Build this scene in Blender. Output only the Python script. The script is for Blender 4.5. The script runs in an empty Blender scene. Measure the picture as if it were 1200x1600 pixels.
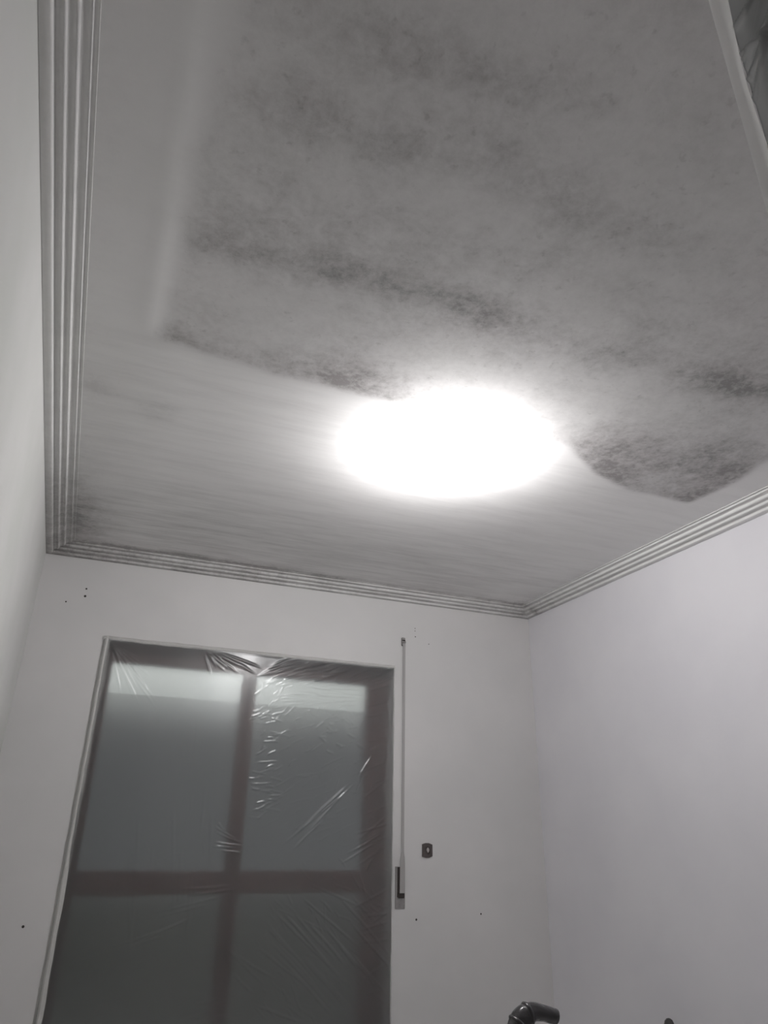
import bpy, bmesh, math, random
import numpy as np
from mathutils import Vector, Matrix, noise

S = 1.2                      # metres per fitted unit
CZ = 1.45                    # camera height
scene = bpy.context.scene
C = scene.collection

# ------------------------------------------------------------------ camera
cam_d = bpy.data.cameras.new('camera')
cam = bpy.data.objects.new('camera', cam_d)
C.objects.link(cam)
R_ = Vector((0.92639772, -0.37615301, 0.01720969))
U_ = Vector((-0.16859568, -0.3734869, 0.91218585))
F_ = Vector((0.33669386, 0.84794838, 0.40941519))
cam.matrix_world = Matrix(((R_.x, U_.x, -F_.x, 0), (R_.y, U_.y, -F_.y, 0), (R_.z, U_.z, -F_.z, CZ), (0, 0, 0, 1)))
cam_d.sensor_fit = 'VERTICAL'
cam_d.sensor_height = 32.0
cam_d.lens = 1103.976 / 1600 * 32.0
cam_d.clip_start = 0.01
scene.camera = cam

# ------------------------------------------------------------------ world, exposure
world = bpy.data.worlds.new('world'); scene.world = world
world.use_nodes = True
world.node_tree.nodes['Background'].inputs[0].default_value = (0.49, 0.496, 0.52, 1)
world.node_tree.nodes['Background'].inputs[1].default_value = 0.12
scene.view_settings.view_transform = 'Standard'
scene.view_settings.look = 'None'
scene.view_settings.gamma = 1.0
scene.view_settings.use_curve_mapping = False
scene.view_settings.exposure = 0.16
scene.cycles.max_bounces = 12
scene.cycles.diffuse_bounces = 8
scene.cycles.transparent_max_bounces = 12
scene.cycles.use_denoising = True
BULB_W = 580.0

sl = bpy.data.lights.new('balcony_fill_light', 'AREA'); sl.shape = 'DISK'; sl.size = .6; sl.energy = 650; sl.color = (1.0, .99, .98)  # added unseen light, brightens the balcony ceiling from below
slo = bpy.data.objects.new('balcony_fill_light', sl); C.objects.link(slo)
slo.location = (.9, 9.0, -2.45); slo.rotation_euler = Vector((0, -4.5, 4.7)).to_track_quat('-Z', 'Y').to_euler()

# room numbers (metres)
XL = -0.2679 * S; XR = 1.9372 * S; YB = 2.9087 * S; H = CZ + S
TL = -0.02256; CLI = -0.0110           # the left wall and its moulding are slightly out of square
CD = 0.0358 * S; CW = 0.0967 * S
YE = -0.5                             # entrance wall behind the camera
WX0, WX1, WTOP = -0.0018 * S, 1.2174 * S, CZ + 0.662 * S
WT = 0.26                             # thickness of the back wall

# ------------------------------------------------------------------ materials
def mat(name, col=(.8, .8, .8), rough=.6, metal=0.0, spec=.5):
    m = bpy.data.materials.new(name); m.use_nodes = True
    b = m.node_tree.nodes['Principled BSDF']
    b.inputs['Base Color'].default_value = (*col, 1); b.inputs['Roughness'].default_value = rough
    b.inputs['Metallic'].default_value = metal; b.inputs['Specular IOR Level'].default_value = spec
    return m
def N(m, t, **kw):
    n = m.node_tree.nodes.new(t)
    for k, v in kw.items(): setattr(n, k, v)
    return n
def L(m, a, b): m.node_tree.links.new(a, b)
def noise_node(m, scale, detail=4, rough=.55, stretch=None, dist=0):
    tc = N(m, 'ShaderNodeNewGeometry')
    mp = N(m, 'ShaderNodeMapping'); L(m, tc.outputs['Position'], mp.inputs[0])
    if stretch: mp.inputs['Scale'].default_value = stretch
    n = N(m, 'ShaderNodeTexNoise'); L(m, mp.outputs[0], n.inputs['Vector'])
    n.inputs['Scale'].default_value = scale; n.inputs['Detail'].default_value = detail
    n.inputs['Roughness'].default_value = rough; n.inputs['Distortion'].default_value = dist
    return n.outputs['Fac']
def rng(m, v, a, b, c=0.0, d=1.0, smooth=False):
    n = N(m, 'ShaderNodeMapRange'); n.inputs[1].default_value = a; n.inputs[2].default_value = b
    n.inputs[3].default_value = c; n.inputs[4].default_value = d
    if smooth: n.interpolation_type = 'SMOOTHSTEP'
    L(m, v, n.inputs[0]); return n.outputs[0]
def op(m, o, a, b):
    n = N(m, 'ShaderNodeMath', operation=o)
    for i, v in enumerate((a, b)):
        if isinstance(v, (int, float)): n.inputs[i].default_value = v
        else: L(m, v, n.inputs[i])
    return n.outputs[0]
def mixc(m, f, a, b):
    n = N(m, 'ShaderNodeMix', data_type='RGBA')
    if isinstance(f, (int, float)): n.inputs[0].default_value = f
    else: L(m, f, n.inputs[0])
    for i, v in ((6, a), (7, b)):
        if isinstance(v, tuple): n.inputs[i].default_value = (*v, 1)
        else: L(m, v, n.inputs[i])
    return n.outputs[2]
def bump(m, h, strength, dist=.002):
    n = N(m, 'ShaderNodeBump'); n.inputs['Strength'].default_value = strength; n.inputs['Distance'].default_value = dist
    L(m, h, n.inputs['Height']); L(m, n.outputs[0], m.node_tree.nodes['Principled BSDF'].inputs['Normal'])
def attr(m, name):
    n = N(m, 'ShaderNodeAttribute', attribute_name=name); return n.outputs['Fac']

def wall_mat(name, a, b):
    m = mat(name, a, .75, spec=.25)
    n1 = noise_node(m, 2.2, 3)
    L(m, mixc(m, rng(m, n1, .35, .65), a, b), m.node_tree.nodes['Principled BSDF'].inputs['Base Color'])
    bump(m, noise_node(m, 160, 2), .12, .001)
    return m
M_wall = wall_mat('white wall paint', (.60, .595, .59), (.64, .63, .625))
M_wall_right = wall_mat('white wall paint right lens tint', (.66, .65, .68), (.70, .69, .715))  # same white paint, lighter, with a cool lens tint in its colour
M_wall_left = wall_mat('white wall paint left shaded', (.56, .57, .545), (.61, .61, .595))  # same white paint, dimmer light and lens tint put into its colour

def mould_mat(name, base, base2):
    """Old plaster with grey mould; how much grows where is the attribute 'mould' (stains of the plaster itself)."""
    m = mat(name, base, .85, spec=.2)
    P = m.node_tree.nodes['Principled BSDF']
    cloud = noise_node(m, 3.2, 6, .62)
    spots = noise_node(m, 17, 8, .72, dist=.4)
    fine = noise_node(m, 55, 6, .75)
    strk = noise_node(m, 6.0, 6, .65, (.45, 3.2, 1))
    strk2 = noise_node(m, 22.0, 4, .6, (.25, 2.2, 1))
    mo = attr(m, 'mould'); st = attr(m, 'streak')
    # mould: mask pushed through the noises
    v = op(m, 'MULTIPLY', mo, rng(m, cloud, .28, .72, .35, 1.35))
    v = op(m, 'MULTIPLY', v, rng(m, spots, .30, .70, .55, 1.45))
    v = op(m, 'MULTIPLY', v, rng(m, fine, .30, .70, .65, 1.35))
    s = op(m, 'MULTIPLY', st, rng(m, strk, .40, .75, 0.05, .75))
    s = op(m, 'MULTIPLY', s, rng(m, strk2, .3, .65, .5, 1.2))
    speck = rng(m, noise_node(m, 38, 3, .6), .62, .74, 0, .22)
    v = op(m, 'ADD', v, op(m, 'MULTIPLY', op(m, 'MINIMUM', op(m, 'MULTIPLY', mo, 4.0), 1.0), speck))
    t = op(m, 'MINIMUM', op(m, 'MULTIPLY', op(m, 'ADD', v, s), .72), .68)
    b0 = mixc(m, rng(m, noise_node(m, 1.3, 3), .35, .65), base, base2)
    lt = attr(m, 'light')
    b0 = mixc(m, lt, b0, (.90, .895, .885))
    hue = mixc(m, rng(m, noise_node(m, 2.0, 2), .42, .58), (.10, .095, .088), (.12, .10, .097))
    L(m, mixc(m, t, b0, hue), P.inputs['Base Color'])
    bump(m, op(m, 'ADD', fine, strk2), .15, .0015)
    return m
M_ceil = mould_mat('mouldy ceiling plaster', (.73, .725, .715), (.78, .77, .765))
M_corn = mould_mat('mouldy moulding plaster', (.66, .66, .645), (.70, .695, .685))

M_floor = mat('pale bounce floor', (.5, .5, .48), .7)  # unseen floor, coloured pale to bounce light up to the ceiling
L(M_floor, mixc(M_floor, noise_node(M_floor, 5, 5), (.76, .755, .75), (.82, .815, .81)), M_floor.node_tree.nodes['Principled BSDF'].inputs['Base Color'])

def wood_mat(name, a, b):
    m = mat(name, a, .35)
    g = noise_node(m, 9, 5, .6, (6, 6, .5), .6)
    L(m, mixc(m, rng(m, g, .35, .65), a, b), m.node_tree.nodes['Principled BSDF'].inputs['Base Color'])
    bump(m, g, .1)
    return m
M_wood = wood_mat('dark brown varnished wood', (.055, .020, .016), (.085, .034, .028))
M_shut = mat('grey shutter slats', (.16, .17, .165), .6)
L(M_shut, mixc(M_shut, noise_node(M_shut, 12, 3), (.14, .15, .145), (.18, .19, .185)), M_shut.node_tree.nodes['Principled BSDF'].inputs['Base Color'])

M_par = mat('dark parapet', (.09, .095, .08), .8)
L(M_par, mixc(M_par, noise_node(M_par, 5, 3), (.085, .09, .075), (.105, .11, .09)), M_par.node_tree.nodes['Principled BSDF'].inputs['Base Color'])

def tape_mat():
    m = mat('white masking tape', (.50, .495, .48), .5)
    f = noise_node(m, 60, 4)
    L(m, mixc(m, f, (.46, .455, .44), (.56, .555, .54)), m.node_tree.nodes['Principled BSDF'].inputs['Base Color'])
    bump(m, f, .3)
    return m
M_tape = tape_mat()
M_tape2 = tape_mat(); M_tape2.name = 'translucent tape'
_t = N(M_tape2, 'ShaderNodeBsdfTranslucent'); _t.inputs[0].default_value = (.75, .75, .73, 1)
_m = N(M_tape2, 'ShaderNodeMixShader'); _m.inputs[0].default_value = .6
L(M_tape2, M_tape2.node_tree.nodes['Principled BSDF'].outputs[0], _m.inputs[1]); L(M_tape2, _t.outputs[0], _m.inputs[2])
L(M_tape2, _m.outputs[0], M_tape2.node_tree.nodes['Material Output'].inputs[0])

def film_mat(name, clear=.45, blur=.55, haze=.07):
    m = bpy.data.materials.new(name); m.use_nodes = True
    nt = m.node_tree; nt.nodes.remove(nt.nodes['Principled BSDF'])
    out = nt.nodes['Material Output']
    tr = N(m, 'ShaderNodeBsdfTransparent'); tr.inputs[0].default_value = (.93, .94, .94, 1)
    rf = N(m, 'ShaderNodeBsdfRefraction'); rf.inputs['IOR'].default_value = 1.3; rf.inputs['Roughness'].default_value = .55
    gl = N(m, 'ShaderNodeBsdfGlossy'); gl.inputs['Roughness'].default_value = .24
    df = N(m, 'ShaderNodeBsdfDiffuse'); df.inputs[0].default_value = (.75, .77, .78, 1)
    fr = N(m, 'ShaderNodeFresnel'); fr.inputs[0].default_value = 1.45
    # haze of the film, a little uneven
    tc = N(m, 'ShaderNodeNewGeometry'); nz = N(m, 'ShaderNodeTexNoise'); nz.inputs['Scale'].default_value = 9
    nz.inputs['Detail'].default_value = 5
    L(m, tc.outputs['Position'], nz.inputs['Vector'])
    bp = N(m, 'ShaderNodeBump'); bp.inputs['Strength'].default_value = .10; bp.inputs['Distance'].default_value = .004
    L(m, nz.outputs['Fac'], bp.inputs['Height'])
    L(m, bp.outputs[0], gl.inputs['Normal'])
    m1 = N(m, 'ShaderNodeMixShader'); m1.inputs[0].default_value = blur / (blur + clear)
    L(m, tr.outputs[0], m1.inputs[1]); L(m, rf.outputs[0], m1.inputs[2])
    m2 = N(m, 'ShaderNodeMixShader'); m2.inputs[0].default_value = haze
    L(m, m1.outputs[0], m2.inputs[1]); L(m, df.outputs[0], m2.inputs[2])
    m3 = N(m, 'ShaderNodeMixShader')
    L(m, rng(m, fr.outputs[0], 0, 1, .0, .8), m3.inputs[0])
    L(m, m2.outputs[0], m3.inputs[1]); L(m, gl.outputs[0], m3.inputs[2])
    L(m, m3.outputs[0], out.inputs[0])
    return m
M_film = film_mat('thin plastic masking film')
M_film2 = film_mat('hazy plastic masking film', haze=.34)

def glass_mat():
    m = bpy.data.materials.new('window glass'); m.use_nodes = True
    nt = m.node_tree; nt.nodes.remove(nt.nodes['Principled BSDF'])
    tr = N(m, 'ShaderNodeBsdfTransparent'); tr.inputs[0].default_value = (.86, .89, .88, 1)
    gl = N(m, 'ShaderNodeBsdfGlossy'); gl.inputs['Roughness'].default_value = .03
    fr = N(m, 'ShaderNodeFresnel'); fr.inputs[0].default_value = 1.55
    mx = N(m, 'ShaderNodeMixShader')
    L(m, rng(m, fr.outputs[0], 0, 1, .04, 1.0), mx.inputs[0])
    L(m, tr.outputs[0], mx.inputs[1]); L(m, gl.outputs[0], mx.inputs[2])
    L(m, mx.outputs[0], nt.nodes['Material Output'].inputs[0])
    return m
M_glass = glass_mat()
M_strap = mat('grey woven strap', (.36, .35, .345), .8)
bump(M_strap, noise_node(M_strap, 400, 2), .3)
M_steel = mat('dull grey metal', (.30, .29, .285), .45, .6)
L(M_steel, mixc(M_steel, noise_node(M_steel, 90, 3), (.26, .25, .245), (.36, .35, .345)), M_steel.node_tree.nodes['Principled BSDF'].inputs['Base Color'])
M_guide = mat('grey plastic strap guide', (.17, .165, .16), .5)
M_dark = mat('hollow shade', (.035, .028, .026), .8)  # near-black colour stands in for the shade inside holes and slots
M_box = mat('dark electrical box plastic', (.075, .062, .060), .6)
bump(M_box, noise_node(M_box, 120, 3), .2)
M_plug = mat('pale plaster lump', (.50, .46, .45), .8)
bump(M_plug, noise_node(M_plug, 150, 3), .5)
M_hose = mat('glossy dark grey plastic', (.045, .043, .046), .13)
bump(M_hose, noise_node(M_hose, 45, 2), .5, .006)
M_white = mat('white lamp plastic', (.8, .8, .78), .4)
M_bulb = bpy.data.materials.new('lit bulb'); M_bulb.use_nodes = True
_nt = M_bulb.node_tree; _nt.nodes.remove(_nt.nodes['Principled BSDF'])
_e = N(M_bulb, 'ShaderNodeEmission'); _e.inputs[0].default_value = (1.0, .982, .985, 1)
_e.inputs[1].default_value = BULB_W
L(M_bulb, _e.outputs[0], _nt.nodes['Material Output'].inputs[0])

# ------------------------------------------------------------------ mesh helpers
def obj(name, bm, m, parent=None, smooth=False, world_origin=None):
    me = bpy.data.meshes.new(name)
    bmesh.ops.recalc_face_normals(bm, faces=bm.faces[:])
    bm.to_mesh(me); bm.free()
    if smooth:
        for p in me.polygons: p.use_smooth = True
    me.materials.append(m)
    o = bpy.data.objects.new(name, me); C.objects.link(o)
    if parent:
        o.parent = parent
        o.matrix_parent_inverse = parent.matrix_world.inverted()
    return o
def tag(o, label, cat, group=None):
    o['label'] = label; o['category'] = cat
    if group: o['group'] = group
    return o
def struct(o): o['kind'] = 'structure'; return o
def empty(name, loc):
    o = bpy.data.objects.new(name, None); C.objects.link(o); o.location = loc
    o.empty_display_size = .05
    o.matrix_world = Matrix.Translation(loc)
    return o
def box(bm, a, b, bevel=0):
    vs = [bm.verts.new((x, y, z)) for x in (a[0], b[0]) for y in (a[1], b[1]) for z in (a[2], b[2])]
    fs = [bm.faces.new([vs[i] for i in f]) for f in ((0, 1, 3, 2), (4, 6, 7, 5), (0, 4, 5, 1), (2, 3, 7, 6), (0, 2, 6, 4), (1, 5, 7, 3))]
    if bevel:
        es = list({e for f in fs for e in f.edges})
        bmesh.ops.bevel(bm, geom=es, offset=bevel, segments=2, affect='EDGES', profile=.5)
def ring(bm, c, r, nx, ny, seg=20):
    return [bm.verts.new(Vector(c) + nx * (r * math.cos(2 * math.pi * k / seg)) + ny * (r * math.sin(2 * math.pi * k / seg))) for k in range(seg)]
def lathe(bm, prof, c, seg=28, axis='z'):
    """prof: (radius, height) list, revolved about an axis through c."""
    rows = []
    ax = {'z': (Vector((1, 0, 0)), Vector((0, 1, 0)), Vector((0, 0, 1))), 'y': (Vector((1, 0, 0)), Vector((0, 0, 1)), Vector((0, -1, 0)))}[axis]
    for r, h in prof:
        rows.append(ring(bm, Vector(c) + ax[2] * h, max(r, 1e-5), ax[0], ax[1], seg))
    for a, b in zip(rows, rows[1:]):
        for k in range(seg): bm.faces.new((a[k], a[(k + 1) % seg], b[(k + 1) % seg], b[k]))
    bm.faces.new(rows[0][::-1]); bm.faces.new(rows[-1])
def tube(bm, pts, radii, seg=24):
    pts = [Vector(p) for p in pts]
    rows = []; up = Vector((0, 1, 0.01)).normalized()
    for i, p in enumerate(pts):
        t = (pts[min(i + 1, len(pts) - 1)] - pts[max(i - 1, 0)]).normalized()
        nx = up.cross(t).normalized(); ny = t.cross(nx)
        rows.append(ring(bm, p, radii[i] if hasattr(radii, '__len__') else radii, nx, ny, seg))
    for a, b in zip(rows, rows[1:]):
        for k in range(seg): bm.faces.new((a[k], a[(k + 1) % seg], b[(k + 1) % seg], b[k]))
    bm.faces.new(rows[0][::-1]); bm.faces.new(rows[-1])

# ------------------------------------------------------------------ room shell
def xl(y): return XL - TL * (YB - y)          # the left wall at depth y
YH = -2.2                                     # far end of the hallway behind the camera
bm = bmesh.new(); box(bm, (-1.0, YH - .1, -.12), (XR + .15, YB + WT, 0)); struct(obj('floor', bm, M_floor))
# left wall, slightly skewed prism
bm = bmesh.new()
q = [(xl(YH), YH), (xl(YB), YB), (xl(YB) - .15, YB), (xl(YH) - .15, YH)]
lo = [bm.verts.new((x, y, 0)) for x, y in q]; hi = [bm.verts.new((x, y, H)) for x, y in q]
bm.faces.new(lo); bm.faces.new(hi)
for k in range(4): bm.faces.new((lo[k], lo[(k + 1) % 4], hi[(k + 1) % 4], hi[k]))
struct(obj('wall_left', bm, M_wall_left))
bm = bmesh.new(); box(bm, (XR, YE - .12, 0), (XR + .15, YB + WT, H)); struct(obj('wall_right', bm, M_wall_right))
# back wall with the balcony door opening, as one mesh
bm = bmesh.new()
outline = [(xl(YB) - .15, 0), (WX0, 0), (WX0, WTOP), (WX1, WTOP), (WX1, 0), (XR, 0), (XR, H), (WX1, H), (WX0, H), (xl(YB) - .15, H)]
fr = [bm.verts.new((x, YB, z)) for x, z in outline]; bk = [bm.verts.new((x, YB + WT, z)) for x, z in outline]
for vs_ in (fr, bk):
    for f_ in ((0, 1, 2, 8, 9), (2, 3, 7, 8), (3, 4, 5, 6, 7)): bm.faces.new([vs_[i_] for i_ in f_])
for i_ in range(10): bm.faces.new((fr[i_], fr[(i_ + 1) % 10], bk[(i_ + 1) % 10], bk[i_]))
wall_back = struct(obj('wall_back', bm, M_wall))
# entrance wall behind the camera, with a doorway to a dim hallway
DX0, DX1, DH = -.21, .42, 2.14
bm = bmesh.new()
box(bm, (xl(YE), YE - .12, 0), (DX0, YE, H)); box(bm, (DX1, YE - .12, 0), (XR, YE, H)); box(bm, (DX0, YE - .12, DH), (DX1, YE, H))
struct(obj('wall_entrance', bm, M_wall))
bm = bmesh.new(); box(bm, (-.6, YH - .1, 0), (1.5, YH, H)); struct(obj('wall_hallway_end', bm, M_wall))
bm = bmesh.new(); box(bm, (1.4, YH, 0), (1.5, YE - .12, H)); struct(obj('wall_hallway_side', bm, M_wall))

# ------------------------------------------------------------------ stains of ceiling and mouldings
rs = np.random.RandomState(4)
def vnoise(x, y, fx, fy, seed):
    g = np.random.RandomState(seed).rand(64, 64)
    u, v = x * fx + 300.3, y * fy + 300.7
    i, j = np.floor(u).astype(int), np.floor(v).astype(int)
    a, b = u - i, v - j; a = a * a * (3 - 2 * a); b = b * b * (3 - 2 * b)
    i %= 64; j %= 64; i1, j1 = (i + 1) % 64, (j + 1) % 64
    return g[i, j] * (1 - a) * (1 - b) + g[i1, j] * a * (1 - b) + g[i, j1] * (1 - a) * b + g[i1, j1] * a * b
def ss(v, a, b):
    t = np.clip((v - a) / (b - a), 0, 1); return t * t * (3 - 2 * t)
def G(v, c, s): return np.exp(-((v - c) / s) ** 2)
def stains(X, Y):
    """X, Y in metres on the ceiling -> mould, streak, light, each 0..1"""
    x, y = X / S, Y / S
    wob = (vnoise(x, y, 5, 5, 1) - .5) * .05 + (vnoise(x, y, 14, 14, 2) - .5) * .02
    yy, xx = y + wob, x + wob * .7
    edge = 1.405 + .02 * x + .15 * ss(x, 1.0, 1.5)          # far edge of the unscrubbed field
    field = ss(xx, -.01, .04) * (1 - ss(xx, 1.69, 1.73)) * (1 - ss(yy, edge - .015, edge + .02))
    def saw(y0, fall):                                       # dark line that fades towards the camera
        d = y0 - yy
        return np.where(d < 0, np.exp(-(d / .02) ** 2), np.exp(-d / fall))
    m = .20 * field
    b1 = saw(1.40 + .02 * x, .075) * (.75 * G(x, .10, .20) + .75 * G(x, .42, .14) + .35 * G(x, .62, .15))
    b2 = (G(yy, 1.055 - .03 * ss(x, .7, 1.2), .045) * .75 + .45 * G(yy, 1.0, .10)) * (.30 * G(x, .08, .10) + .42 * G(x, .30, .16) + .30 * G(x, .60, .22) + .26 * G(x, .95, .2) + .55 * G(x, 1.33, .17))
    b3 = G(yy, .72, .06) * (.32 * G(x, .25, .15) + .30 * G(x, .60, .3))
    b4 = G(yy, .86, .05) * .15 * G(x, .5, .5) + G(yy, .58, .05) * .22 * G(x, .3, .25)
    bp = (1 - ss(yy, edge - .015, edge + .02)) * ss(yy, 1.12, 1.36) * ss(x, 1.02, 1.30) * .56
    m = m + field * (b1 + b2 + b3 + b4 + bp)
    m = m * (.75 + .5 * vnoise(x, y, 7, 9, 5))
    # growth in the corners and along the moulding
    d_l = x - (XL / S + .10); d_b = (2.81 - y); d_r = (1.84 - x)
    m = m + .85 * np.exp(-np.clip(d_b, 0, 9) / .03) * np.where(d_b < -.005, .45, 1) * (.5 + .8 * vnoise(x, y, 6, 2, 7)) * (1 - .55 * ss(x, .6, 1.2) + .4 * ss(x, 1.35, 1.75))
    m = m + .40 * np.exp(-np.clip(d_l, 0, 9) / .06) * ss(y, 1.7, 2.6)
    m = m + .12 * np.exp(-np.clip(d_l, 0, 9) / .05)
    m = m + .35 * G(x, -.12, .07) * G(y, 2.62, .22)
    m = m + .30 * np.exp(-np.clip(d_r, 0, 9) / .05) * ss(y, 1.9, 2.75)
    m = m + .30 * G(x, .03, .05) * G(y, 1.71, .05) + .22 * G(x, -.12, .05) * G(y, 1.66, .05)
    s = (1 - field) * ss(yy, 1.35, 1.5) * (.24 + .35 * ss(y, 2.0, 2.7) + .2 * G(x, .3, .3) * G(y, 2.5, .3))
    s = s * (1 - .35 * ss(x, 1.2, 1.8)) + .06 * (1 - ss(yy, 1.35, 1.5))
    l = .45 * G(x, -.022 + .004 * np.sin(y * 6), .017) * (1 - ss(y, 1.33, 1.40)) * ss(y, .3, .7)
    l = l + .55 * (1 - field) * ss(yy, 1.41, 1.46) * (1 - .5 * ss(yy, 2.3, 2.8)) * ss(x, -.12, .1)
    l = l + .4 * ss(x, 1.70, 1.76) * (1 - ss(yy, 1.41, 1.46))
    return np.clip(m, 0, 1), np.clip(s, 0, 1), np.clip(l, 0, 1)
def set_stains(me, X, Y, scale=1.0):
    for n, v in zip(('mould', 'streak', 'light'), stains(X, Y)):
        a = me.attributes.new(n, 'FLOAT', 'POINT')
        a.data.foreach_set('value', np.ascontiguousarray(v * scale, dtype=np.float32))

def grid_mesh(name, P, m, parent=None):
    """P: (nu, nv, 3) points -> one smooth mesh"""
    nu, nv = P.shape[:2]
    i, j = np.meshgrid(np.arange(nu - 1), np.arange(nv - 1), indexing='ij')
    a = (i * nv + j).ravel()
    F = np.stack([a, a + nv, a + nv + 1, a + 1], 1)
    me = bpy.data.meshes.new(name)
    me.vertices.add(nu * nv); me.vertices.foreach_set('co', P.reshape(-1).astype(np.float32))
    me.loops.add(F.size); me.loops.foreach_set('vertex_index', F.ravel().astype(np.int32))
    me.polygons.add(len(F)); me.polygons.foreach_set('loop_start', (np.arange(len(F)) * 4).astype(np.int32))
    me.polygons.foreach_set('use_smooth', np.ones(len(F), dtype=bool))
    me.update(calc_edges=True); me.validate()
    me.materials.append(m)
    o = bpy.data.objects.new(name, me); C.objects.link(o)
    if parent: o.parent = parent; o.matrix_parent_inverse = parent.matrix_world.inverted()
    return o

# ceiling: a fine skin (slightly uneven hand-trowelled plaster) closed by a slab above it
xs = np.linspace(-1.0, XR + .15, 270); ys = np.linspace(YH - .1, YB + WT, 520)
X, Y = np.meshgrid(xs, ys, indexing='ij')
Z = H + 0.0 * X
Z = Z + .0015 * (vnoise(X, Y, 2.5, 2.5, 9) - .5) - .0012 * G(X / S, -.022, .02) * (1 - ss(Y / S, 1.33, 1.40))
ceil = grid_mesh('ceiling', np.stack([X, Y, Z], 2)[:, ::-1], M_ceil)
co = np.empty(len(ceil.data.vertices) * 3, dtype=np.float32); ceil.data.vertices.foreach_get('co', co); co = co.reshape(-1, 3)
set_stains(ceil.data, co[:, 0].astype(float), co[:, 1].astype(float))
_b = bmesh.new(); _b.from_mesh(ceil.data)
_g = bmesh.ops.extrude_face_region(_b, geom=[e for e in _b.edges if e.is_boundary])
_v = [v for v in _g['geom'] if isinstance(v, bmesh.types.BMVert)]
for v in _v: v.co.z = H + .12
bmesh.ops.contextual_create(_b, geom=[e for e in _b.edges if e.is_boundary])
_b.to_mesh(ceil.data); _b.free()
struct(ceil)

# plaster mouldings: a stepped, reeded profile with mitred corners
prof = [(0, .0), (0, CD), (.003, CD + .0015), (.024, CD + .001), (.028, CD - .0005), (.0285, CD - .003), (.031, CD - .013)]
def rib(u0, u1, v0, v1, h, n=7):
    return [(u0 + (u1 - u0) * k / n, v0 + (v1 - v0) * k / n + h * math.sin(math.pi * k / n) ** .7) for k in range(n + 1)]
def tread(u0, u1, v, h=.0035, n=5):
    return [(u0 + (u1 - u0) * k / n, v - h * math.sin(math.pi * k / n)) for k in range(n + 1)]
prof += tread(.032, .050, CD - .011) + [(.0535, CD - .019), (.0545, CD - .021)] + tread(.056, .074, CD - .021)
prof += [(.0775, CD - .031), (.0785, CD - .034)] + tread(.080, .101, CD - .034, .003) + [(.1025, .0035), (.1035, .0016), (CW - .0025, .0014), (CW - .0015, .0028), (CW, .0016), (CW, .0)]
def cornice(name, A, B, n, ma=1, mb=1, wa=1.0, wb=1.0, nseg=90, dirt=.75):
    """A, B: wall points; n: unit normal into the room; ma/mb: how much each end is mitred along A->B"""
    A = Vector(A); B = Vector(B); n = Vector(n); d = (B - A).normalized()
    P = np.zeros((nseg + 1, len(prof), 3))
    for i in range(nseg + 1):
        t = i / nseg
        w = wa + (wb - wa) * t
        for j, (u, v) in enumerate(prof):
            u2 = u * w
            a = A + d * (u * ma); b = B - d * (u * mb)
            p = a.lerp(b, t) + n * u2
            P[i, j] = (p.x, p.y, H - v)
    o = grid_mesh(name, P, M_corn)
    set_stains(o.data, P[..., 0].ravel(), P[..., 1].ravel(), dirt)
    return struct(o)
w_near = ((XL + CW) - CLI * (YB - YE) - xl(YE)) / CW
cornice('trim_1', (xl(YE), YE, 0), (xl(YB), YB, 0), (1, 0, 0), 0, 1, w_near, 1.0, 140)
cornice('trim_2', (XL, YB, 0), (XR, YB, 0), (0, -1, 0), 1, 1, dirt=1.15)
cornice('trim_3', (XR, YB, 0), (XR, YE, 0), (-1, 0, 0), 1, 1, 1, 1, 120)
cornice('trim_4', (XR, YE, 0), (xl(YE), YE, 0), (0, 1, 0), 1, 0)

# ------------------------------------------------------------------ balcony door (wood, glass, closed shutter)
YF = YB + .085                        # room face of the wooden frame
win = empty('window_1', ((WX0 + WX1) / 2, YF, 0)); struct(win)
def member(name, a, b, bev=.006, m=M_wood, par=win):
    bm = bmesh.new(); box(bm, a, b, bev); return obj(name, bm, m, par)
k = (YF) / YB                          # perspective growth from wall plane to frame plane
GX0, GX1 = .047 * S * k, 1.098 * S * k
GZ1 = CZ + .572 * S * k
MX0, MX1 = .556 * S * k, .612 * S * k
RZ0, RZ1 = CZ - .225 * S * k, CZ - .150 * S * k
member('frame_side', (WX0, YF, 0), (WX0 + .035, YF + .09, WTOP))
member('frame_side', (WX1 - .035, YF, 0), (WX1, YF + .09, WTOP))
member('frame_top', (WX0 + .035, YF, WTOP - .04), (WX1 - .035, YF + .09, WTOP))
for sx0, sx1, side in ((WX0 + .037, (MX0 + MX1) / 2 - .001, 0), ((MX0 + MX1) / 2 + .001, WX1 - .037, 1)):
    gx0, gx1 = (GX0, MX0) if side == 0 else (MX1, GX1)
    sash = member('sash', (sx0, YF + .012, .02), (gx0, YF + .062, WTOP - .042))       # left stile carries the rest
    member('stile', (gx1, YF + .012, .02), (sx1, YF + .062, WTOP - .042), par=sash)
    member('top_rail', (gx0, YF + .013, GZ1), (gx1, YF + .061, WTOP - .042), par=sash)
    member('middle_rail', (gx0, YF + .013, RZ0), (gx1, YF + .061, RZ1), par=sash)
    member('bottom_rail', (gx0, YF + .013, .02), (gx1, YF + .061, .16), par=sash)
    for z0, z1 in ((.16, RZ0), (RZ1, GZ1)):
        member('pane', (gx0 - .004, YF + .034, z0 - .004), (gx1 + .004, YF + .039, z1 + .004), 0, M_glass, sash)
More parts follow.
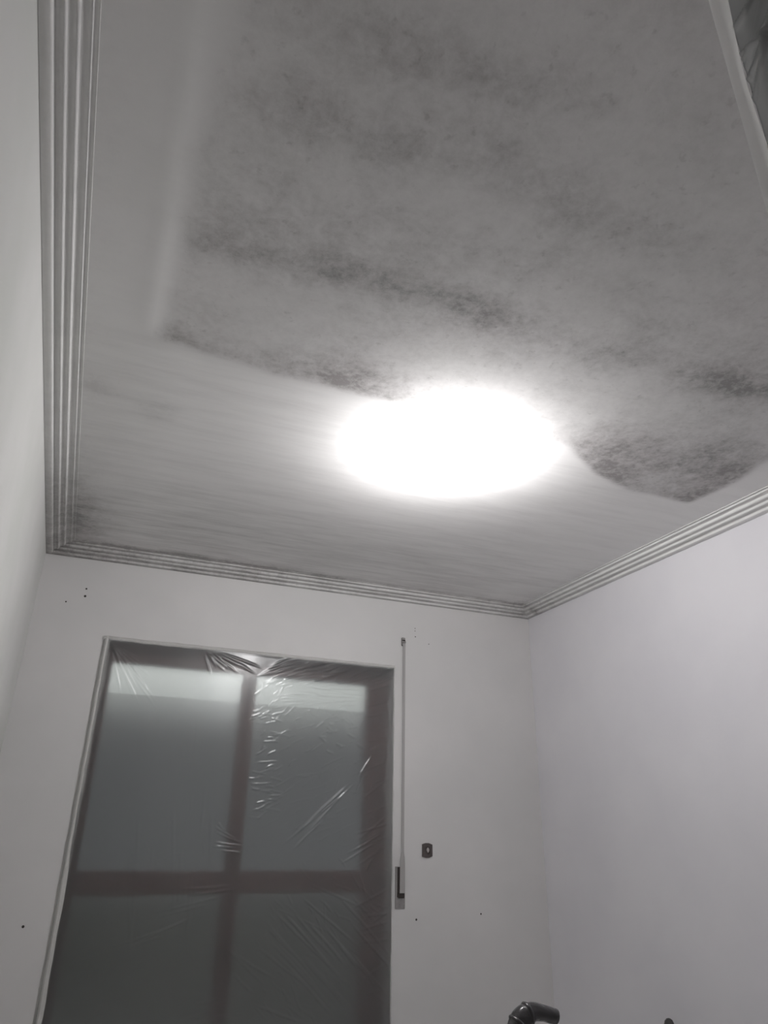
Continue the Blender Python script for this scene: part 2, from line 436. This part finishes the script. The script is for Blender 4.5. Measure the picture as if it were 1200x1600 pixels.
# balcony outside: ceiling slab, floor slab and parapet
BYE = 5.16
bm = bmesh.new(); box(bm, (-1.2, YB + WT, WTOP + .01), (3.4, BYE, WTOP + .2)); struct(obj('balcony_ceiling', bm, M_wall))
bm = bmesh.new(); box(bm, (-1.2, YB + WT, -.15), (3.4, BYE, -.0)); struct(obj('balcony_floor', bm, M_shut))
bm = bmesh.new(); box(bm, (-1.2, BYE - .12, 0), (3.4, BYE, 1.06), .01); struct(obj('balcony_parapet', bm, M_par))

# ------------------------------------------------------------------ plastic film over the balcony door
rnd = random.Random(11)
def P2W(px, py):
    """photo pixel -> (x, z) on the back wall plane (used only to lay the creases out on the sheet)"""
    d = R_ * (px - 600) - U_ * (py - 800) + F_ * 1103.976
    d = d * (YB / d.y); return d.x, d.z + CZ
creases = []                           # (x0, z0, x1, z1, width, height)
def crease(a, b, w=.004, h=.0016, world_pts=False):
    if not world_pts: a = P2W(*a); b = P2W(*b)
    creases.append((a[0], a[1], b[0], b[1], w, h))
# folds fanning out of the top edge and the corners
for k in range(16):
    t = rnd.random(); crease((170 + 8 * t, 1004 + 6 * t), (185 + rnd.uniform(0, 60), 1050 + rnd.uniform(-25, 60)), .004, .0014)
for k in range(9):
    crease((318 + k * 3, 1018 + rnd.uniform(0, 4)), (330 + k * 10, 1040 + rnd.uniform(0, 18)), .004, .0020)
for k in range(50):
    x = rnd.uniform(395, 590); ln = rnd.uniform(25, 95)
    y = rnd.uniform(1040, 1075)
    crease((x, y), (x + ln, y - ln * rnd.uniform(.12, .5)), .0036, rnd.uniform(.001, .0026))
for k in range(18):
    y = rnd.uniform(1060, 1105); x = rnd.uniform(430, 520)
    crease((x, y), (x + rnd.uniform(30, 90), y + rnd.uniform(-8, 12)), .004, .0013)
for k in range(40):                    # short crinkles beside the mullion
    y = rnd.choice((1125, 1150, 1190, 1215, 1225, 1255, 1265, 1330)) + rnd.uniform(-12, 12); x = rnd.uniform(385, 425)
    l = rnd.uniform(8, 34)
    crease((x, y), (x + l, y + l * rnd.uniform(-.6, .3)), .003, rnd.uniform(.0006, .0019))
for k in range(30):                    # crumpled patch at upper right
    x, y = rnd.uniform(480, 570), rnd.uniform(1100, 1180); l = rnd.uniform(6, 18)
    crease((x, y), (x + l, y + l * rnd.uniform(-.9, .9)), .005, .0009)
for a, b in (((555, 1222), (470, 1310)), ((548, 1222), (452, 1312)), ((535, 1240), (440, 1322)), ((505, 1280), (455, 1330)), ((540, 1228), (485, 1282)),
             ((582, 1340), (570, 1362)), ((580, 1180), (560, 1215)), ((600, 1300), (540, 1335)), ((590, 1315), (530, 1350))):
    crease(a, b, .0033, .0028)
for a, b in (((335, 1292), (370, 1312)), ((336, 1300), (378, 1318)), ((335, 1316), (380, 1322)), ((330, 1322), (382, 1325)), ((345, 1328), (378, 1334)), ((340, 1285), (352, 1300))):
    crease(a, b, .0030, .0030)
for a, b in (((280, 1390), (365, 1383)), ((290, 1398), (370, 1390)), ((240, 1425), (350, 1400)), ((245, 1432), (330, 1412)), ((180, 1478), (290, 1440)), ((195, 1482), (255, 1462)),
             ((205, 1478), (300, 1432)), ((270, 1590), (345, 1578)), ((290, 1596), (380, 1582)), ((300, 1570), (345, 1560))):
    crease(a, b, .0034, .0016)
for k in range(20):
    x, y = rnd.uniform(410, 560), rnd.uniform(1380, 1500); l = rnd.uniform(40, 130)
    crease((x, y), (x + l * .75, y + l * .85), .0045, rnd.uniform(.0008, .0020))
for a, b in (((350, 1480), (415, 1540)), ((365, 1490), (430, 1530)), ((362, 1520), (395, 1552)), ((425, 1420), (548, 1545)), ((470, 1400), (560, 1480)), ((480, 1380), (570, 1420)), ((400, 1480), (480, 1540)), ((395, 1570), (480, 1600))):
    crease(a, b, .0036, .0016)
for k in range(24):                    # edge puckers along the right side
    y = rnd.uniform(1060, 1580); crease((608, y), (570 - rnd.uniform(0, 25), y + rnd.uniform(5, 45)), .0045, rnd.uniform(.0006, .0018))
for k in range(14):                    # faint upright tension lines at left
    x = rnd.uniform(180, 340); y = rnd.uniform(1080, 1400)
    crease((x, y), (x - rnd.uniform(2, 12), y + rnd.uniform(60, 150)), .006, .0005)
for k in range(260):                   # many faint short creases, fanning with the pull of the tape
    x, y = rnd.uniform(395, 600), rnd.uniform(1050, 1595); l = rnd.uniform(8, 45)
    a_ = math.radians(rnd.gauss(-38 if y < 1330 else 45, 16))
    crease((x, y), (x + l * math.cos(a_), y + l * math.sin(a_)), .0026, rnd.uniform(.0002, .0008))
for k in range(90):
    x, y = rnd.uniform(110, 380), rnd.uniform(1060, 1595); l = rnd.uniform(8, 40)
    a_ = math.radians(rnd.gauss(-18 if y > 1330 else 95, 12))
    crease((x, y), (x + l * math.cos(a_), y + l * math.sin(a_)), .003, rnd.uniform(.0001, .0004))
FX0, FX1, FZ1 = WX0 + .004, WX1 - .002, WTOP - .004
nx, nz = 380, 560
fx = np.linspace(FX0, FX1, nx); fz = np.linspace(.01, FZ1, nz)
FXg, FZg = np.meshgrid(fx, fz, indexing='ij')
D = .006 * (vnoise(FXg, FZg, 3, 2, 21) - .5) + .0016 * (vnoise(FXg, FZg, 11, 7, 22) - .5)
for x0, z0, x1, z1, w, h in creases:
    dx, dz = x1 - x0, z1 - z0; ln = math.hypot(dx, dz) + 1e-6; ux, uz = dx / ln, dz / ln
    i0 = np.searchsorted(fx, min(x0, x1) - .03); i1 = np.searchsorted(fx, max(x0, x1) + .03)
    j0 = np.searchsorted(fz, min(z0, z1) - .03); j1 = np.searchsorted(fz, max(z0, z1) + .03)
    if i1 <= i0 or j1 <= j0: continue
    a = FXg[i0:i1, j0:j1] - x0; b = FZg[i0:i1, j0:j1] - z0
    s = (a * ux + b * uz) / ln; t = (a * -uz + b * ux) + .0015 * np.sin(s * 5 + x0 * 50)
    D[i0:i1, j0:j1] += 1.45 * h * np.exp(-(t / w) ** 2) * ss(s, -.02, .25) * (1 - ss(s, .7, 1.03))
edge = np.minimum(np.minimum(FXg - FX0, FX1 - FXg), FZ1 - FZg)
D *= ss(edge, 0, .02)
YFM = YB - .006
film = grid_mesh('masking_film', np.stack([FXg, YFM - D, FZg], 2), M_film)
_so = film.modifiers.new('thickness', 'SOLIDIFY'); _so.thickness = .0012; _so.offset = 0
tag(film, 'creased translucent plastic sheet taped over the whole balcony door', 'plastic sheet')
# tape strips round the sheet, with a raised bead
def tape(par, x0, x1, z0, z1, vertical, flip=1, name='tape_strip'):
    """profile runs across the strip: a flat outer band, a fold, an inner band"""
    n = 60; cs = [(0, .0008), (.02, .004), (.30, .0065), (.45, .0100), (.55, .0100), (.72, .0062), (.98, .004), (1, .0008)]
    P = np.zeros((n + 1, len(cs), 3))
    for i in range(n + 1):
        t = i / n
        for j, (u, d) in enumerate(cs):
            u2 = u if flip > 0 else 1 - u
            wv = .0012 * math.sin(t * 37 + x0 * 9) * (u - .5) + .0007 * math.sin(t * 91)
            if vertical: P[i, j] = (x0 + (x1 - x0) * u2 + wv, YB - d, z0 + (z1 - z0) * t)
            else: P[i, j] = (x0 + (x1 - x0) * t, YB - d, z0 + (z1 - z0) * u2 + wv)
    o = grid_mesh(name, P, M_tape, par)
    return o
tape(film, WX0 - .002, WX0 + .030, 0.01, WTOP + .001, True)
tape(film, WX0 - .002, WX1 + .002, WTOP - .018, WTOP + .004, False)
tape(film, WX1 - .006, WX1 + .003, 0.01, WTOP + .001, True)

# ------------------------------------------------------------------ roller shutter strap, its guide and winder
def on_back(px, py): return P2W(px, py)
gx, gz = P2W(629.5, 1003)
g = empty('strap_guide', (gx, YB, gz)); tag(g, 'small grey strap guide fixed high on the wall beside the balcony door', 'strap guide')
bm = bmesh.new(); box(bm, (gx - .012, YB - .012, gz - .024), (gx + .012, YB, gz + .022), .0055); obj('housing', bm, M_guide, g)
bm = bmesh.new(); lathe(bm, [(.006, -.010), (.006, .010)], (0, 0, 0), 20)
o = obj('roller', bm, M_steel, g, True); o.matrix_world = Matrix.Translation((gx, YB - .013, gz - .004)) @ Matrix.Rotation(math.pi / 2, 4, 'Y')
bm = bmesh.new(); box(bm, (gx - .0085, YB - .0132, gz + .003), (gx + .0085, YB - .011, gz + .007)); obj('slot', bm, M_dark, g)
bm = bmesh.new(); box(bm, (gx - .0095, YB - .0150, gz + .008), (gx + .0095, YB - .011, gz + .017), .002); obj('cap', bm, M_steel, g)
(wx0, wz1), (wx1, wz0) = P2W(617.5, 1354), P2W(632, 1420)
wx1 = wx0 + .050; wz0 = P2W(617, 1420)[1]
w = empty('strap_winder', ((wx0 + wx1) / 2, YB, wz0))
tag(w, 'narrow grey metal strap winder plate beside the balcony door with strap running in', 'strap winder')
bm = bmesh.new()
x0, x1, z0, z1 = wx0, wx1, wz0, wz1
sx0, sx1, sz0, sz1 = x0 + .010, x1 - .002, z0 + .047, z1 - .002
for a, b in (((x0, z0), (x1, sz0)), ((x0, sz0), (sx0, z1)), ((sx1, sz0), (x1, z1)), ((sx0, sz1), (sx1, z1))):
    box(bm, (a[0], YB - .004, a[1]), (b[0], YB, b[1]))
obj('cover_plate', bm, M_steel, w)
bm = bmesh.new(); box(bm, (sx0, YB - .0022, sz0), (sx1, YB - .0004, sz1)); obj('slot', bm, M_dark, w)
bm = bmesh.new(); box(bm, (sx0 + .004, YB - .010, sz0 - .003), (sx1 - .003, YB - .002, sz0 + .022), .003); obj('strap_mouth', bm, M_dark, w)
bm = bmesh.new(); lathe(bm, [(.0030, 0), (.0030, .0015), (.0015, .0022)], ((x0 + x1) / 2, YB - .004, z0 + .018), 14, 'y'); obj('screw', bm, M_steel, w)
stx = gx + .003
n = 40; P = np.zeros((n + 1, 2, 3))
bm = bmesh.new(); vs = []
for i in range(n + 1):
    t = i / n; zz = gz - .010 + (sz0 + .018 - gz + .010) * t
    xc = stx + (x0 + .033 - stx) * t ; yy = YB - .013 + .001 * t
    hw = .0070 if t < .86 else .0070 + .006 * min(1, (t - .86) / .02)
    vs.append([bm.verts.new((xc - hw, yy, zz)), bm.verts.new((xc + hw, yy, zz)), bm.verts.new((xc + hw, yy + .0014, zz)), bm.verts.new((xc - hw, yy + .0014, zz))])
for a, b in zip(vs, vs[1:]):
    for k in range(4): bm.faces.new((a[k], a[(k + 1) % 4], b[(k + 1) % 4], b[k]))
bm.faces.new(vs[0]); bm.faces.new(vs[-1][::-1])
obj('strap', bm, M_strap, w)

# ------------------------------------------------------------------ open electrical box on the back wall
(ax, az), (bx, bz) = P2W(658.5, 1317.5), P2W(676, 1340)
e = empty('electrical_box', ((ax + bx) / 2, YB, bz)); tag(e, 'uncovered dark electrical box in the wall right of the strap winder', 'electrical box')
cx, cz = (ax + bx) / 2, (az + bz) / 2
hw, hh = .0275, .0325
bm = bmesh.new()
oc = [(-hw, -hh * .86), (-hw * .35, -hh), (hw * .35, -hh), (hw, -hh * .80), (hw, hh * .80), (hw * .30, hh), (-hw * .35, hh), (-hw, hh * .84)]
ic = [(-.013, -.014), (-.005, -.018), (.005, -.018), (.013, -.012), (.013, .012), (.005, .017), (-.005, .017), (-.013, .014)]
rows = [[bm.verts.new((cx + u, YB - d, cz + v)) for u, v in pts] for pts, d in ((oc, 0), (oc, .005), (ic, .006), (ic, .001))]
for a, b in zip(rows, rows[1:]):
    for k in range(8): bm.faces.new((a[k], a[(k + 1) % 8], b[(k + 1) % 8], b[k]))
bm.faces.new(rows[-1])
obj('rim', bm, M_box, e)
bm = bmesh.new()
bmesh.ops.create_icosphere(bm, subdivisions=3, radius=1)
for v in bm.verts:
    c0 = v.co.copy(); k = 1 + .18 * noise.noise(c0 * 2.3)
    taper = 1 - .45 * max(0, -c0.z)
    v.co = Vector((cx + .003 + c0.x * .0075 * k * taper, YB - .004 + c0.y * .004, cz + .001 + c0.z * .0115 * k))
obj('wire_stub', bm, M_plug, e, True)

# ------------------------------------------------------------------ old screw holes in the back wall
def hole(px, py, r):
    x, z = P2W(px, py)
    bm = bmesh.new(); rr = []
    prof_h = [(r * 1.25, .0), (r * 1.15, .0006), (r * .8, .0005), (r * .55, .0002)]
    seg = 12
    for q, h in prof_h: rr.append([bm.verts.new((x + q * math.cos(2 * math.pi * k / seg), YB - h, z + q * math.sin(2 * math.pi * k / seg))) for k in range(seg)])
    for a, b in zip(rr, rr[1:]):
        for k in range(seg): bm.faces.new((a[k], a[(k + 1) % seg], b[(k + 1) % seg], b[k]))
    bm.faces.new(rr[-1])
    obj('screw_hole', bm, M_dark, wall_back, True)
for a in ((135, 920, .0035), (133, 931.5, .0045), (103, 940, .003), (36, 1448, .0042), (648.5, 982, .002), (648.5, 986, .002), (649, 995, .0026), (670, 1006.5, .0022), (650.5, 1437, .0040), (751.5, 1428, .0034)):
    hole(*a)

# ------------------------------------------------------------------ bare bulb hanging from the ceiling
BX, BY = .828 * S, 1.585 * S
lamp = empty('ceiling_bulb', (BX, BY, H)); tag(lamp, 'bare lit light bulb in a small white socket on the mouldy ceiling', 'light bulb')
bm = bmesh.new(); lathe(bm, [(.018, 0), (.018, -.005), (.0155, -.009), (.0145, -.020)], (BX, BY, H - .0005), 28); obj('socket', bm, M_white, lamp, True)
bm = bmesh.new()
lathe(bm, [(.0125, 0), (.014, -.006), (.020, -.014), (.027, -.026), (.0315, -.040), (.0325, -.052), (.031, -.064), (.026, -.077), (.018, -.087), (.010, -.092), (.0005, -.094)], (BX, BY, H - .0215), 32); obj('bulb', bm, M_bulb, lamp, True)

# ------------------------------------------------------------------ open entrance door leaf, covered with film
LX = .355; LY = .222
leaf = empty('door_1', (LX + .03, YE, 0)); struct(leaf)
bm = bmesh.new(); box(bm, (LX + .012, YE + .005, .01), (LX + .052, LY - .013, 2.12), .003); obj('door_leaf', bm, M_wood, leaf)
bm = bmesh.new()
for z0, z1 in ((.15, .95), (1.10, 2.0)):
    box(bm, (LX + .008, YE + .12, z0), (LX + .013, LY - .11, z1), .002)
obj('raised_panel', bm, M_wood, leaf)
bm = bmesh.new(); box(bm, (LX + .0, LY - .07, 1.02), (LX + .0125, LY - .035, 1.22), .003)
hd = obj('lock_plate', bm, M_steel, leaf)
# the sheet: wraps the room face, round the free edge
nu, nv = 300, 800
zz = np.concatenate([np.linspace(.02, 1.65, 260), np.linspace(1.65, 2.14, 441)[1:]]); yy = np.concatenate([np.linspace(YE + .02, LY - .10, 110), np.linspace(LY - .10, LY - .0085, 75)[1:]])
Yg, Zg = np.meshgrid(yy, zz, indexing='ij')
Dd = .003 * vnoise(Yg, Zg, 5, 3, 31)
for k in range(110):
    z0 = 2.13 - k * .019 + rnd.uniform(-.012, .012); ang = math.radians(rnd.uniform(-30, 65)); ln = rnd.uniform(.06, .22)
    y1, z1 = LY - ln * math.cos(ang), z0 + ln * math.sin(ang)
    ux, uz = (y1 - LY) / ln, (z1 - z0) / ln
    a = Yg - LY; b = Zg - z0; s_ = (a * ux + b * uz) / ln; t_ = a * -uz + b * ux
    Dd += rnd.uniform(.001, .0035) * np.exp(-(t_ / .0018) ** 2) * ss(s_, -.02, .05) * (1 - ss(s_, .5, 1.0))

fl = grid_mesh('masking_film', np.stack([LX + .0045 - Dd, Yg, Zg], 2), M_film2)
_so = fl.modifiers.new('thickness', 'SOLIDIFY'); _so.thickness = .0012; _so.offset = 0
tag(fl, 'creased plastic sheet over the dark brown door at the upper right corner', 'plastic sheet')
cs = [(LX - .0008, LY - .0112), (LX - .0030, LY - .0100), (LX - .0032, LY - .006), (LX - .0034, LY - .002), (LX - .0040, LY)]
P = np.zeros((121, len(cs), 3))
for i in range(121):
    t = i / 120; wv = .002 * math.sin(t * 30) + .001 * math.sin(t * 71)
    for j, (x, y) in enumerate(cs): P[i, j] = (x, y + (wv if j < 2 else 0), .02 + 2.12 * t)
grid_mesh('tape_strip', P, M_tape2, fl)

# ------------------------------------------------------------------ bent plastic pipe and pole tip at the bottom of the frame
def ray(px, py, depth_y):
    d = R_ * (px - 600) - U_ * (py - 800) + F_ * 1103.976
    d = d * (depth_y / d.y); return Vector((d.x, depth_y, d.z + CZ))
yd = 1.60
top = [ray(*p, yd) for p in ((806, 1625), (808, 1606), (813, 1594), (822, 1585), (834, 1580), (850, 1583), (868, 1589))]
rad = [.022, .022, .0225, .0215, .0180, .0160, .0158]
base = Vector((top[0].x - .02, yd + .05, 0))
pp = empty('bent_pipe', base); tag(pp, 'glossy dark grey bent pipe end poking up in front of the back right corner', 'pipe')
bm = bmesh.new(); tube(bm, [base + Vector((0, 0, .03)), base.lerp(top[0], .5), top[0]], .021, 24); obj('upright_tube', bm, M_hose, pp, True)
fine = []; fr_ = []
for i in range(len(top) - 1):
    for q in range(5):
        t = q / 5; fine.append(top[i].lerp(top[i + 1], t)); fr_.append(rad[i] + (rad[i + 1] - rad[i]) * t)
fine.append(top[-1]); fr_.append(rad[-1])
for _ in range(3):
    fine = [fine[0]] + [(fine[i - 1] + fine[i] * 2 + fine[i + 1]) / 4 for i in range(1, len(fine) - 1)] + [fine[-1]]
bm = bmesh.new(); tube(bm, fine, fr_, 28); el = obj('elbow', bm, M_hose, pp, True)
for c0, c1, rr_ in ((7, 9, .0250), (15, 17, .0238)):
    bm = bmesh.new(); tube(bm, [fine[c0], fine[c0 + 1], fine[c1]], [rr_ - .002, rr_, rr_ - .002], 28); obj('collar', bm, M_hose, pp, True)
bm = bmesh.new(); lathe(bm, [(.11, 0), (.11, .02), (.06, .035), (.024, .07)], base, 32); obj('foot', bm, M_hose, pp, True)

tip = ray(1046, 1591, 2.62)
foot = Vector((tip.x - .22, 2.60, 0.0))
pl = empty('pole', foot); tag(pl, 'dark pole whose rounded tip shows at the bottom edge against the right wall', 'pole')
dr = (tip - foot).normalized()
bm = bmesh.new(); tube(bm, [foot + dr * .01, foot.lerp(tip, .5), tip - dr * .09], .015, 20); obj('shaft', bm, M_box, pl, True)
bm = bmesh.new(); tube(bm, [tip - dr * .092, tip - dr * .085, tip - dr * .03, tip - dr * .012, tip - dr * .003, tip], [.016, .0195, .0195, .017, .011, .004], 20); obj('grip', bm, M_hose, pl, True)
